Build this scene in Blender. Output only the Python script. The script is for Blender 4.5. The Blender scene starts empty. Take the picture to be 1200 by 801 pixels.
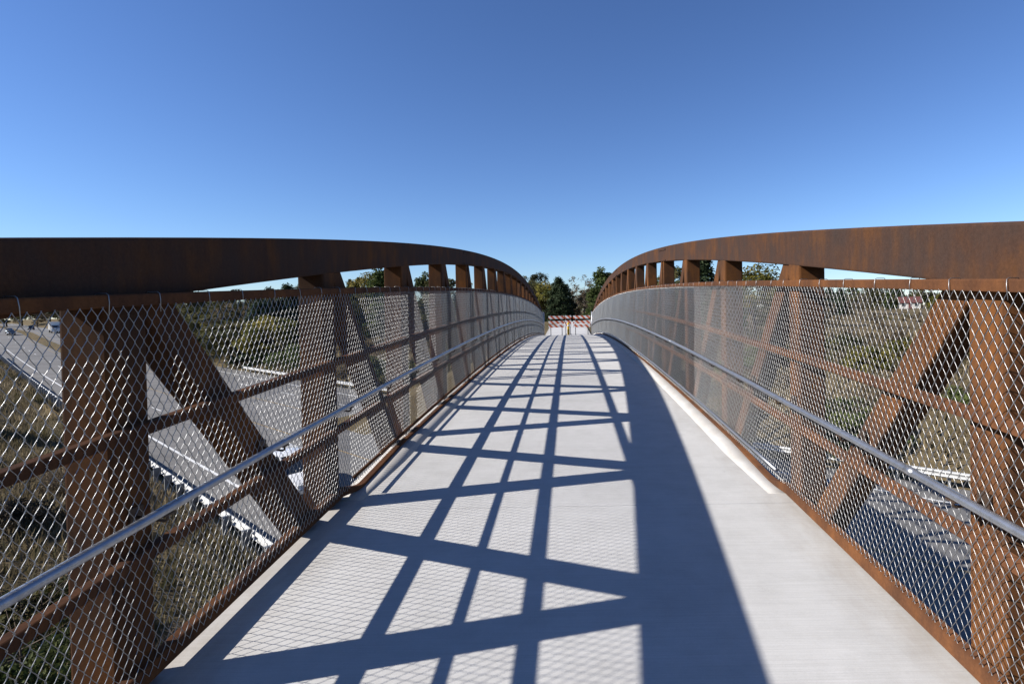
import bpy, bmesh, math, random
import numpy as np
from mathutils import Vector, Matrix

sc = bpy.context.scene
col = sc.collection
random.seed(7); rng = np.random.default_rng(11)
R = math.radians

# ------------------------------------------------------------------ camera
# photograph measured in 1200 x 801 pixels; bridge axis = +Y, eye = origin
FPX = 650.0; PITCH = R(-1.0); ROLL = R(1.0)
_w = np.array([0, math.cos(PITCH), math.sin(PITCH)]); _r0 = np.array([1., 0, 0]); _u0 = np.cross(_r0, _w)
_r = _r0*math.cos(ROLL)-_u0*math.sin(ROLL); _u = _u0*math.cos(ROLL)+_r0*math.sin(ROLL)
PPX, PPY = 666.2, 377.3
cam_d = bpy.data.cameras.new('camera'); cam = bpy.data.objects.new('camera', cam_d); col.objects.link(cam)
m = Matrix(((_r[0], _u[0], -_w[0]), (_r[1], _u[1], -_w[1]), (_r[2], _u[2], -_w[2])))
cam.matrix_world = m.to_4x4()
cam_d.sensor_fit = 'HORIZONTAL'; cam_d.sensor_width = 36.0; cam_d.lens = FPX/1200*36.0
cam_d.shift_x = -(PPX-600)/1200; cam_d.shift_y = (PPY-400.5)/1200
cam_d.clip_start = 0.05; cam_d.clip_end = 8000
sc.camera = cam

# ------------------------------------------------------------------ sky, sun, exposure
LDIR = Vector((1.0, 0.235, -0.685)).normalized()          # direction the sunlight travels
SUN_EL = math.asin(-LDIR.z); SUN_AZ = math.atan2(-LDIR.x, -LDIR.y)
world = bpy.data.worlds.new('World'); sc.world = world; world.use_nodes = True
nt = world.node_tree; nt.nodes.clear()
wo = nt.nodes.new('ShaderNodeOutputWorld'); bg = nt.nodes.new('ShaderNodeBackground')
sky = nt.nodes.new('ShaderNodeTexSky'); sky.sky_type = 'NISHITA'; sky.sun_disc = False
sky.sun_elevation = SUN_EL; sky.sun_rotation = SUN_AZ % (2*math.pi)
sky.altitude = 0; sky.air_density = 1.0; sky.dust_density = 0.0; sky.ozone_density = 5.0
bg.inputs['Strength'].default_value = 0.072
# camera response: slightly deeper, bluer sky everywhere
gm = nt.nodes.new('ShaderNodeGamma'); gm.inputs[1].default_value = 1.15
tn = nt.nodes.new('ShaderNodeMix'); tn.data_type = 'RGBA'; tn.blend_type = 'MULTIPLY'; tn.inputs[0].default_value = 1.0; tn.inputs[7].default_value = (0.735, 0.765, 0.89, 1)
nt.links.new(sky.outputs[0], gm.inputs[0]); nt.links.new(gm.outputs[0], tn.inputs[6]); nt.links.new(tn.outputs[2], bg.inputs[0]); nt.links.new(bg.outputs[0], wo.inputs[0])
sun_d = bpy.data.lights.new('sun', 'SUN'); sun_d.energy = 5.0; sun_d.angle = R(0.53); sun_d.color = (1.0, 0.955, 0.89)
sun = bpy.data.objects.new('sun', sun_d); col.objects.link(sun)
sun.rotation_euler = LDIR.to_track_quat('-Z', 'Y').to_euler()
sc.view_settings.view_transform = 'Standard'; sc.view_settings.look = 'None'
sc.view_settings.exposure = 0.85; sc.view_settings.gamma = 1.0; sc.view_settings.use_curve_mapping = False

# ------------------------------------------------------------------ pixel helpers
def ray(px, py):
    a = (px-PPX)/FPX; b = -(py-PPY)/FPX
    d = _r*a+_u*b+_w
    return d/d[1]
def at(px, d):                                            # horizontal place on the ray of column px at distance d along the bridge
    v = ray(px, 366-0.0175*(px-666)); return float(v[0]*d), float(d)

# ------------------------------------------------------------------ materials
def new_mat(name):
    mt = bpy.data.materials.new(name); mt.use_nodes = True
    t = mt.node_tree; t.nodes.clear()
    o = t.nodes.new('ShaderNodeOutputMaterial'); b = t.nodes.new('ShaderNodeBsdfPrincipled')
    t.links.new(b.outputs[0], o.inputs[0])
    return mt, t, b
def nd(t, typ, **kw):
    n = t.nodes.new(typ)
    for k, v in kw.items(): setattr(n, k, v)
    return n
def coords(t, scale=(1, 1, 1), obj=False):
    if obj: src = nd(t, 'ShaderNodeTexCoord').outputs['Object']
    else: src = nd(t, 'ShaderNodeNewGeometry').outputs['Position']
    mp = nd(t, 'ShaderNodeMapping'); mp.inputs['Scale'].default_value = scale
    t.links.new(src, mp.inputs[0]); return mp.outputs[0]
def noise(t, vec, scale, detail=4, rough=0.6):
    n = nd(t, 'ShaderNodeTexNoise'); n.inputs['Scale'].default_value = scale
    n.inputs['Detail'].default_value = detail; n.inputs['Roughness'].default_value = rough
    t.links.new(vec, n.inputs['Vector']); return n.outputs['Fac']
def ramp(t, fac, stops):
    r = nd(t, 'ShaderNodeValToRGB'); e = r.color_ramp.elements
    while len(e) < len(stops): e.new(0.5)
    for k, (p, c) in enumerate(stops): e[k].position = p; e[k].color = (*c, 1)
    t.links.new(fac, r.inputs[0]); return r.outputs[0]
def mixc(t, fac, a, b, mode='MIX'):
    n = nd(t, 'ShaderNodeMix', data_type='RGBA', blend_type=mode)
    for sock, v in ((n.inputs[0], fac), (n.inputs[6], a), (n.inputs[7], b)):
        if isinstance(v, (int, float)): sock.default_value = v
        elif isinstance(v, tuple): sock.default_value = (*v, 1)
        else: t.links.new(v, sock)
    return n.outputs[2]
def bump(t, b, h, strength=0.3, dist=0.01):
    n = nd(t, 'ShaderNodeBump'); n.inputs['Strength'].default_value = strength; n.inputs['Distance'].default_value = dist
    t.links.new(h, n.inputs['Height']); t.links.new(n.outputs[0], b.inputs['Normal'])

def sc3(c, k): return tuple(x*k for x in c)
def mat_rust(name, base, dark, hot, seed, k=0.66):
    mt, t, b = new_mat(name)
    base, dark, hot = sc3(base, k), sc3(dark, k), sc3(hot, k)
    p = coords(t)
    mp = nd(t, 'ShaderNodeMapping'); mp.inputs['Scale'].default_value = (2.2, 2.2, 0.9); mp.inputs['Location'].default_value = (seed, seed*2, 0)
    t.links.new(p, mp.inputs[0])
    streak = noise(t, mp.outputs[0], 2.2, 6, 0.65)
    runs = noise(t, coords(t, (14, 14, 0.55)), 1.6, 4, 0.6)
    blotch = noise(t, p, 1.9, 5, 0.62)
    fine = noise(t, p, 70, 4, 0.7); grit = noise(t, p, 260, 2, 0.6)
    c1 = ramp(t, streak, [(0.36, dark), (0.50, base), (0.64, hot)])
    c2 = ramp(t, blotch, [(0.38, dark), (0.54, base), (0.68, hot)])
    c = mixc(t, 0.5, c1, c2)
    c = mixc(t, 0.22, c, ramp(t, runs, [(0.34, (0.62, 0.60, 0.60)), (0.55, (1.0, 1.0, 1.0)), (0.72, (1.28, 1.16, 1.0))]), 'MULTIPLY')
    c = mixc(t, 0.45, c, ramp(t, fine, [(0.28, (0.55, 0.52, 0.5)), (0.7, (1.2, 1.14, 1.06))]), 'MULTIPLY')
    sp = noise(t, p, 34, 3, 0.6)                                # pale mill-scale freckles
    c = mixc(t, ramp(t, sp, [(0.68, (0, 0, 0)), (0.78, (0.22, 0.22, 0.22))]), c, sc3(hot, 1.4))
    t.links.new(c, b.inputs['Base Color'])
    b.inputs['Roughness'].default_value = 0.85; b.inputs['Specular IOR Level'].default_value = 0.06; b.inputs['Diffuse Roughness'].default_value = 1.0
    bump(t, b, grit, 0.3, 0.002)
    return mt
M = {}
M['chord'] = mat_rust('weathering_steel_chord', (0.096, 0.053, 0.037), (0.074, 0.053, 0.046), (0.175, 0.076, 0.028), 2)
M['rust'] = mat_rust('weathering_steel', (0.150, 0.070, 0.034), (0.085, 0.050, 0.034), (0.27, 0.108, 0.032), 0)
M['rail'] = mat_rust('weathering_steel_rail', (0.16, 0.072, 0.036), (0.085, 0.045, 0.03), (0.25, 0.105, 0.04), 5)

def mat_concrete(name, base, broom=True):
    mt, t, b = new_mat(name)
    p = coords(t); base = sc3(base, 0.655)
    big = noise(t, p, 0.55, 5, 0.6); mid = noise(t, p, 5.0, 5, 0.65); fine = noise(t, p, 160, 3, 0.7)
    c = ramp(t, big, [(0.3, tuple(x*0.90 for x in base)), (0.7, tuple(x*1.05 for x in base))])
    c = mixc(t, 0.55, c, ramp(t, mid, [(0.30, (0.86, 0.855, 0.845)), (0.6, (1.04, 1.04, 1.04))]), 'MULTIPLY')
    c = mixc(t, 0.6, c, ramp(t, fine, [(0.2, (0.85, 0.85, 0.85)), (0.75, (1.08, 1.08, 1.08))]), 'MULTIPLY')
    # sparse rusty drip spots
    sp = noise(t, coords(t, (1, 0.8, 1)), 2.3, 6, 0.75)
    c = mixc(t, ramp(t, sp, [(0.66, (0, 0, 0)), (0.80, (0.35, 0.35, 0.35))]), c, (0.27, 0.20, 0.13))
    sxp = nd(t, 'ShaderNodeSeparateXYZ'); t.links.new(p, sxp.inputs[0])
    ad = nd(t, 'ShaderNodeMath', operation='ADD'); ad.inputs[1].default_value = 0.0475; t.links.new(sxp.outputs[0], ad.inputs[0])
    ab = nd(t, 'ShaderNodeMath', operation='ABSOLUTE'); t.links.new(ad.outputs[0], ab.inputs[0])
    mr = nd(t, 'ShaderNodeMapRange'); mr.inputs[1].default_value = 1.15; mr.inputs[2].default_value = 1.72; t.links.new(ab.outputs[0], mr.inputs[0])
    gn = noise(t, coords(t, (2.0, 0.7, 1)), 3.2, 6, 0.7)
    gm2 = nd(t, 'ShaderNodeMath', operation='MULTIPLY'); t.links.new(mr.outputs[0], gm2.inputs[0]); t.links.new(gn, gm2.inputs[1])
    c = mixc(t, ramp(t, gm2.outputs[0], [(0.18, (0, 0, 0)), (0.62, (0.55, 0.55, 0.55))]), c, (0.24, 0.20, 0.155))
    pit = noise(t, p, 21, 2, 0.5)
    c = mixc(t, ramp(t, pit, [(0.77, (0, 0, 0)), (0.82, (0.6, 0.6, 0.6))]), c, (0.11, 0.10, 0.09))
    t.links.new(c, b.inputs['Base Color'])
    b.inputs['Roughness'].default_value = 0.9; b.inputs['Specular IOR Level'].default_value = 0.2
    if broom:
        q = coords(t, (2.0, 150, 1)); br = noise(t, q, 1.0, 3, 0.6)
        c = mixc(t, 0.8, c, ramp(t, br, [(0.3, (0.90, 0.90, 0.895)), (0.7, (1.05, 1.05, 1.05))]), 'MULTIPLY')
        t.links.new(c, b.inputs['Base Color'])
        bump(t, b, br, 0.45, 0.003)
    else: bump(t, b, mid, 0.2, 0.004)
    return mt
M['deck'] = mat_concrete('broomed_concrete', (0.69, 0.675, 0.65))
M['curb'] = mat_concrete('smooth_concrete', (0.675, 0.66, 0.635), False)
M['abut'] = mat_concrete('abutment_concrete', (0.42, 0.40, 0.37), False)

def mat_plain(name, c, rough=0.5, metal=0.0, spec=0.5, var=0.12, scale=20, coat=0):
    mt, t, b = new_mat(name); c = sc3(c, 0.74)
    n = noise(t, coords(t, obj=True), scale, 4, 0.6)
    cc = ramp(t, n, [(0.3, tuple(x*(1-var) for x in c)), (0.7, tuple(min(1, x*(1+var)) for x in c))])
    t.links.new(cc, b.inputs['Base Color'])
    b.inputs['Roughness'].default_value = rough; b.inputs['Metallic'].default_value = metal
    b.inputs['Specular IOR Level'].default_value = spec; b.inputs['Coat Weight'].default_value = coat
    return mt
M['wire'] = mat_plain('galvanized_wire', (0.44, 0.44, 0.435), 0.42, 0.9, 0.5, 0.12, 30)
M['galv'] = mat_plain('galvanized_steel', (0.50, 0.51, 0.53), 0.38, 0.85, 0.5, 0.14, 25)
M['bracket'] = mat_plain('dark_bracket_steel', (0.075, 0.045, 0.028), 0.6, 0.3)
M['guard'] = mat_plain('guardrail_steel', (0.50, 0.50, 0.49), 0.5, 0.35, 0.5, 0.15, 6)
M['gpost'] = mat_plain('guardrail_post_steel', (0.26, 0.27, 0.28), 0.6, 0.4)
M['white_paint'] = mat_plain('white_car_paint', (0.78, 0.78, 0.77), 0.25, 0, 0.5, 0.02, 3, 0.6)
M['dark_paint'] = mat_plain('dark_car_paint', (0.03, 0.035, 0.045), 0.25, 0, 0.5, 0.05, 3, 0.6)
M['silver_paint'] = mat_plain('silver_car_paint', (0.42, 0.43, 0.45), 0.3, 0.3, 0.5, 0.05, 3, 0.6)
M['glass'] = mat_plain('tinted_glass', (0.02, 0.025, 0.03), 0.06, 0, 0.8, 0.02, 3)
M['tyre'] = mat_plain('tyre_rubber', (0.018, 0.018, 0.018), 0.85)
M['rim'] = mat_plain('wheel_rim', (0.4, 0.4, 0.41), 0.35, 0.8)
M['red_lens'] = mat_plain('red_lens', (0.35, 0.01, 0.01), 0.2)
M['clear_lens'] = mat_plain('clear_lens', (0.75, 0.75, 0.72), 0.15)
M['plastic'] = mat_plain('black_plastic', (0.02, 0.02, 0.022), 0.6)
M['yellow'] = mat_plain('yellow_paint', (0.75, 0.45, 0.02), 0.5, 0, 0.4, 0.08)
M['line_white'] = mat_plain('white_road_paint', (0.72, 0.72, 0.70), 0.7, 0, 0.3, 0.12, 4)
M['line_yellow'] = mat_plain('yellow_road_paint', (0.33, 0.23, 0.10), 0.7, 0, 0.3, 0.15, 4)
M['house_wall'] = mat_plain('house_siding', (0.50, 0.48, 0.45), 0.8)
M['house_roof'] = mat_plain('red_roof', (0.13, 0.05, 0.045), 0.85, 0, 0.2, 0.25, 2)
M['window'] = mat_plain('house_window', (0.04, 0.045, 0.05), 0.15)
M['bark'] = mat_plain('tree_bark', (0.105, 0.082, 0.062), 0.9, 0, 0.1, 0.35, 6)
M['sticks'] = mat_plain('bare_twigs', (0.17, 0.135, 0.105), 0.9, 0, 0.1, 0.3, 3)

def mat_stripes():
    mt, t, b = new_mat('barricade_sheeting')
    tc = nd(t, 'ShaderNodeTexCoord'); sx = nd(t, 'ShaderNodeSeparateXYZ'); t.links.new(tc.outputs['Object'], sx.inputs[0])
    ad = nd(t, 'ShaderNodeMath', operation='ADD'); t.links.new(sx.outputs[0], ad.inputs[0]); t.links.new(sx.outputs[2], ad.inputs[1])
    ml = nd(t, 'ShaderNodeMath', operation='MULTIPLY'); ml.inputs[1].default_value = 2.6; t.links.new(ad.outputs[0], ml.inputs[0])
    fr = nd(t, 'ShaderNodeMath', operation='FRACT'); t.links.new(ml.outputs[0], fr.inputs[0])
    gt = nd(t, 'ShaderNodeMath', operation='GREATER_THAN'); gt.inputs[1].default_value = 0.5; t.links.new(fr.outputs[0], gt.inputs[0])
    t.links.new(mixc(t, gt.outputs[0], (0.56, 0.55, 0.53), (0.40, 0.075, 0.02)), b.inputs['Base Color'])
    b.inputs['Roughness'].default_value = 0.5
    return mt
M['stripes'] = mat_stripes()

_h = ray(-60, 379); EX, EY = _h[0]/math.hypot(_h[0], 1), 1/math.hypot(_h[0], 1); NX, NY = EY, -EX
def mat_asphalt():
    mt, t, b = new_mat('worn_asphalt')
    p = coords(t); big = noise(t, p, 0.12, 5, 0.6); fine = noise(t, p, 12, 4, 0.7)
    c = ramp(t, big, [(0.3, (0.135, 0.130, 0.124)), (0.7, (0.175, 0.169, 0.161))])
    c = mixc(t, 0.6, c, ramp(t, fine, [(0.2, (0.72, 0.72, 0.72)), (0.8, (1.15, 1.15, 1.15))]), 'MULTIPLY')
    al = nd(t, 'ShaderNodeMapping'); al.inputs['Rotation'].default_value = (0, 0, -math.atan2(EY, EX)); al.inputs['Scale'].default_value = (0.03, 1.6, 1); t.links.new(p, al.inputs[0])
    lanes = noise(t, al.outputs[0], 1.0, 4, 0.6)
    c = mixc(t, 0.9, c, ramp(t, lanes, [(0.32, (0.72, 0.72, 0.73)), (0.5, (0.97, 0.97, 0.97)), (0.7, (1.18, 1.17, 1.15))]), 'MULTIPLY')
    t.links.new(c, b.inputs['Base Color']); b.inputs['Roughness'].default_value = 0.92; b.inputs['Specular IOR Level'].default_value = 0.15
    return mt
M['asphalt'] = mat_asphalt()
def mat_ground():
    mt, t, b = new_mat('dry_grass_ground')
    p = coords(t); big = noise(t, p, 0.10, 6, 0.65); mid = noise(t, p, 0.9, 6, 0.7); fine = noise(t, p, 9, 5, 0.75)
    c = ramp(t, big, [(0.30, (0.062, 0.062, 0.026)), (0.45, (0.14, 0.108, 0.060)), (0.62, (0.17, 0.13, 0.076)), (0.78, (0.085, 0.076, 0.036))])
    c = mixc(t, 0.55, c, ramp(t, mid, [(0.28, (0.050, 0.045, 0.027)), (0.5, (0.125, 0.10, 0.060)), (0.72, (0.18, 0.142, 0.088))]))
    c = mixc(t, 0.75, c, ramp(t, fine, [(0.25, (0.5, 0.48, 0.45)), (0.75, (1.3, 1.28, 1.2))]), 'MULTIPLY')
    t.links.new(c, b.inputs['Base Color']); b.inputs['Roughness'].default_value = 1.0; b.inputs['Specular IOR Level'].default_value = 0.05
    bump(t, b, fine, 0.8, 0.12)
    return mt
M['ground'] = mat_ground()
def mat_leaf(name, cols, trans=0.25):
    mt, t, b = new_mat(name)
    at_ = nd(t, 'ShaderNodeAttribute'); at_.attribute_name = 'tint'
    oi = nd(t, 'ShaderNodeObjectInfo')
    c = ramp(t, at_.outputs['Fac'], [(k/(len(cols)-1), sc3(cc, 0.72)) for k, cc in enumerate(cols)])
    hs = nd(t, 'ShaderNodeHueSaturation'); t.links.new(c, hs.inputs['Color'])
    mr = nd(t, 'ShaderNodeMapRange'); mr.inputs[3].default_value = 0.72; mr.inputs[4].default_value = 1.25; t.links.new(oi.outputs['Random'], mr.inputs[0])
    t.links.new(mr.outputs[0], hs.inputs['Value'])
    t.links.new(hs.outputs[0], b.inputs['Base Color'])
    b.inputs['Roughness'].default_value = 0.75; b.inputs['Specular IOR Level'].default_value = 0.2
    tr = nd(t, 'ShaderNodeBsdfTranslucent'); t.links.new(hs.outputs[0], tr.inputs[0])
    mx = nd(t, 'ShaderNodeMixShader'); mx.inputs[0].default_value = trans
    out = [n for n in t.nodes if n.type == 'OUTPUT_MATERIAL'][0]
    t.links.new(b.outputs[0], mx.inputs[1]); t.links.new(tr.outputs[0], mx.inputs[2]); t.links.new(mx.outputs[0], out.inputs[0])
    return mt
M['leaf_yellow'] = mat_leaf('autumn_leaves', [(0.07, 0.085, 0.016), (0.18, 0.165, 0.03), (0.34, 0.26, 0.045)])
M['leaf_olive'] = mat_leaf('olive_leaves', [(0.045, 0.052, 0.018), (0.10, 0.098, 0.034), (0.175, 0.145, 0.055)])
M['leaf_green'] = mat_leaf('green_leaves', [(0.04, 0.062, 0.018), (0.085, 0.115, 0.032), (0.15, 0.17, 0.05)])
M['leaf_dark'] = mat_leaf('evergreen_needles', [(0.016, 0.03, 0.013), (0.034, 0.055, 0.022), (0.065, 0.082, 0.034)], 0.1)
M['leaf_brown'] = mat_leaf('brown_leaves', [(0.085, 0.062, 0.038), (0.155, 0.115, 0.066), (0.245, 0.185, 0.11)])
M['grass'] = mat_leaf('dry_grass_blades', [(0.10, 0.095, 0.035), (0.24, 0.185, 0.10), (0.38, 0.30, 0.185)])

# ------------------------------------------------------------------ object helpers
def tag(o, label=None, cat=None, group=None, kind=None):
    if label: o['label'] = label
    if cat: o['category'] = cat
    if group: o['group'] = group
    if kind: o['kind'] = kind
    return o
def empty(name, loc, rz=0, **kw):
    o = bpy.data.objects.new(name, None); o.empty_display_size = 0.2
    col.objects.link(o); o.location = loc; o.rotation_euler = (0, 0, rz); tag(o, **kw); return o
def link(name, me, mat, parent=None, loc=None):
    if mat and not me.materials: me.materials.append(mat)
    o = bpy.data.objects.new(name, me); col.objects.link(o)
    if parent: o.parent = parent
    if loc is not None: o.location = loc
    return o
class MB:
    def __init__(s): s.v = []; s.f = []; s.sm = []
    def add(s, vs, fs, smooth=False):
        n = len(s.v); s.v += [tuple(p) for p in vs]; s.f += [tuple(i+n for i in f) for f in fs]; s.sm += [smooth]*len(fs)
    def box(s, x0, x1, y0, y1, z0, z1):
        s.add([(x0,y0,z0),(x1,y0,z0),(x1,y1,z0),(x0,y1,z0),(x0,y0,z1),(x1,y0,z1),(x1,y1,z1),(x0,y1,z1)],
              [(0,3,2,1),(4,5,6,7),(0,1,5,4),(1,2,6,5),(2,3,7,6),(3,0,4,7)])
    def sweep(s, path, prof, up=(0, 0, 1), cap=True, smooth=False):
        # prof: list of (side, up) offsets; path: 3-D points
        P = [Vector(p) for p in path]; n = len(prof); U0 = Vector(up); vs = []
        for i, p in enumerate(P):
            a = P[max(i-1, 0)]; b = P[min(i+1, len(P)-1)]; t = (b-a).normalized()
            side = t.cross(U0).normalized(); u = side.cross(t).normalized()
            vs += [p+side*q[0]+u*q[1] for q in prof]
        fs = []
        for i in range(len(P)-1):
            for k in range(n):
                k2 = (k+1) % n; fs.append((i*n+k, i*n+k2, (i+1)*n+k2, (i+1)*n+k))
        if cap: fs.append(tuple(range(n))[::-1]); fs.append(tuple((len(P)-1)*n+k for k in range(n)))
        s.add(vs, fs, smooth)
    def tube(s, path, r, n=8, up=(0, 0, 1), r2=None):
        m0 = len(s.v); prof = [(math.cos(2*math.pi*k/n)*r, math.sin(2*math.pi*k/n)*r) for k in range(n)]
        s.sweep(path, prof, up, True, True)
        if r2 is not None:
            P = [Vector(p) for p in path]
            for i, p in enumerate(P):
                f = 1+(r2/r-1)*i/(len(P)-1)
                for k in range(n):
                    q = m0+i*n+k; s.v[q] = tuple(p+(Vector(s.v[q])-p)*f)
    def mesh(s, name, off=(0, 0, 0)):
        me = bpy.data.meshes.new(name)
        me.from_pydata([(a-off[0], b-off[1], c-off[2]) for a, b, c in s.v], [], s.f)
        me.polygons.foreach_set('use_smooth', s.sm)
        me.update(); return me
    def build(s, name, mat, parent=None, fix=True):
        off = parent.matrix_world.translation if False else (wloc(parent) if parent else (0, 0, 0))
        me = s.mesh(name, off)
        if fix:
            bm = bmesh.new(); bm.from_mesh(me); bmesh.ops.recalc_face_normals(bm, faces=bm.faces); bm.to_mesh(me); bm.free()
        return link(name, me, mat, parent)
def wloc(o):
    v = Vector((0, 0, 0))
    while o is not None: v = v+o.location; o = o.parent
    return v
def rbox(w, h, r=0.012):                                     # rounded rectangle profile
    a, b = w/2, h/2; k = r*0.3
    return [(-a, -b+r), (-a+k, -b+k), (-a+r, -b), (a-r, -b), (a-k, -b+k), (a, -b+r),
            (a, b-r), (a-k, b-k), (a-r, b), (-a+r, b), (-a+k, b-k), (-a, b-r)]

# ------------------------------------------------------------------ bridge geometry
Y0 = 0.24; PAN = 1.93; NP = 20; Y1 = Y0+PAN*NP; YM = (Y0+Y1)/2
XL, XR = -1.80, 1.705                                       # inner faces of the two trusses
YK = 4.28                                                    # where the side curbs begin
def zd(y): return -1.03-0.00172*(y-YM)**2                    # deck surface
def zc(y): return 1.50-0.0039*(y-YM)**2                      # top of arched chord
CH = 0.258
def ys(a, b, n): return [a+(b-a)*k/(n-1) for k in range(n)]

# ------------------------------------------------------------------ terrain: highway runs along E, N points across it
hd = ray(-60, 379); E2 = np.array([hd[0], 1.0]); E2 /= np.linalg.norm(E2); N2 = np.array([E2[1], -E2[0]])
def sD(x, y): return x*E2[0]+y*E2[1], x*N2[0]+y*N2[1]
def xy(s, D): return float(s*E2[0]+D*N2[0]), float(s*E2[1]+D*N2[1])
HR = 7.5
def zr(s):
    a = max(0.0, abs(s)-60)
    return -HR+(1.1e-4*a*a if a < 190 else 1.1e-4*190*190+2*1.1e-4*190*0.25*(a-190) if a < 500 else 1.1e-4*190*190+2*1.1e-4*190*0.25*310)
PROF = [(-3000, -3.0), (-60, -3.0), (-12, -3.2), (-3, -4.4), (3.5, -6.75), (5.6, -7.25), (6.7, -7.60), (27.5, -7.60), (28.6, -7.3), (33, -6.3), (44, -4.6), (70, -3.3), (120, -2.0), (220, -0.8), (450, 1.0), (3000, 2.0)]
def zpath(y): return zd(Y1)+min(0.75, max(0, y-Y1-2.5)*0.035)
def H(x, y):
    s, D = sD(x, y)
    z = np.interp(D, [p[0] for p in PROF], [p[1] for p in PROF])
    lift = zr(s)+HR
    z = z+lift*(1.0 if 5 < D < 29 else max(0.0, 1-abs(D-(5 if D <= 5 else 29))/150))
    if not (5.5 < D < 28.3):
        z += 0.25*math.sin(x*0.21+1.3)*math.sin(y*0.17+0.4)+0.12*math.sin(x*0.7)*math.sin(y*0.63+2)
    # path embankments at both bridge ends
    d = abs(x-(XL+XR)/2)
    if y > Y1+0.3: z = max(z, zpath(y)-0.12-max(0, d-2.6-max(0, y-Y1-14)*0.2)*0.45)
    if y < Y0-0.4: z = max(z, zd(Y0)-0.12-max(0, d-2.6)*0.5)
    return float(z)

def build_ground():
    def axis(lims): 
        a = []
        for lo, hi, st in lims: a += list(np.arange(lo, hi, st))
        return np.array(a+[lims[-1][1]])
    S = axis([(-3000, -400, 260), (-400, -100, 25), (-100, -20, 4), (-20, 60, 1.0), (60, 140, 3), (140, 420, 12), (420, 3000, 215)])
    Dd = axis([(-3000, -300, 300), (-300, -50, 25), (-50, -14, 3), (-14, 5.6, 0.7), (5.6, 6.8, 0.6), (6.8, 27.4, 5.15), (27.4, 50, 0.8), (50, 130, 4), (130, 500, 25), (500, 3000, 250)])
    ns, nd_ = len(S), len(Dd); v = []
    for s in S:
        for D in Dd:
            x, y = xy(s, D); v.append((x, y, H(x, y)))
    f = [(i*nd_+j, i*nd_+j+1, (i+1)*nd_+j+1, (i+1)*nd_+j) for i in range(ns-1) for j in range(nd_-1)]
    b = MB(); b.add(v, f, True); o = b.build('ground', M['ground'], None)
    tag(o, kind='structure')
build_ground()

SR = [-400, -200, -120, -80]+list(range(-60, 64, 8))+list(range(70, 260, 10))+list(range(280, 520, 30))
def strip(name, D0, D1, dz, mat, s0=None, s1=None, parent=None, kind='structure'):
    S = [s for s in SR if (s0 is None or s > s0) and (s1 is None or s < s1)]
    if s0 is not None: S = [s0]+S
    if s1 is not None: S = S+[s1]
    b = MB(); v = []
    for s in S:
        for D in (D0, D1):
            x, y = xy(s, D); v.append((x, y, zr(s)+dz))
    b.add(v, [(2*i, 2*i+2, 2*i+3, 2*i+1) for i in range(len(S)-1)], True)
    o = b.build(name, mat, parent)
    if not parent and kind: tag(o, kind=kind)
    return o
hw = strip('highway', 6.75, 27.45, 0.0, M['asphalt'])
strip('edge_line', 8.35, 8.50, 0.006, M['line_white'], parent=hw)
strip('edge_line', 14.38, 14.48, 0.006, M['line_yellow'], parent=hw)
strip('edge_line', 18.9, 19.0, 0.006, M['line_yellow'], parent=hw)
strip('edge_line', 25.2, 25.35, 0.006, M['line_white'], parent=hw)
for Dl in (11.45, 22.1):
    for k in range(22):
        s0 = -30+k*12.2
        strip('lane_dash', Dl-0.06, Dl+0.06, 0.006, M['line_white'], s0, s0+3.05, parent=hw)
strip('grass_median', 15.3, 18.1, 0.03, M['ground'], 96, 430)

# approach paths at both ends
pth = MB(); cx = (XL+XR)/2
pth.sweep([(cx, Y1+q, zpath(Y1+q)-0.06) for q in (0.03, 2.5, 6, 10, 14)]+[(cx+1.2, Y1+20, zpath(Y1+20)-0.06), (cx+4, Y1+26, zpath(Y1+26)-0.06)], [(-1.7, -0.06), (1.7, -0.06), (1.7, 0.06), (-1.7, 0.06)])
tag(pth.build('approach_path', M['deck']), kind='structure')
pth = MB(); pth.box(cx-1.7, cx+1.7, -8, Y0-0.03, zd(Y0)-0.13, zd(Y0)-0.005)
tag(pth.build('approach_path', M['deck']), kind='structure')
# abutments
for y0, y1, lab in ((Y0-0.9, Y0-0.05, 'grey concrete abutment carrying the near end of the footbridge'), (Y1+0.05, Y1+0.9, 'grey concrete abutment carrying the far end of the footbridge by the barricades')):
    zt = zd(y0)-0.14
    b = MB(); b.box(cx-2.5, cx+2.5, y0, y1, zt-5.2, zt-0.55); b.box(cx-1.95, cx+1.95, y0 if y0 < 5 else y0+0.4, y1-0.4 if y0 < 5 else y1, zt-0.55, zt-0.01)
    tag(b.build('abutment', M['abut']), lab, 'abutment', 'bridge abutments')

# ------------------------------------------------------------------ the footbridge
bridge = empty('footbridge', (cx, Y0, zd(Y0)-0.4), label='long arched footbridge of rust brown weathering steel with pale concrete deck', cat='bridge')
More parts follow.
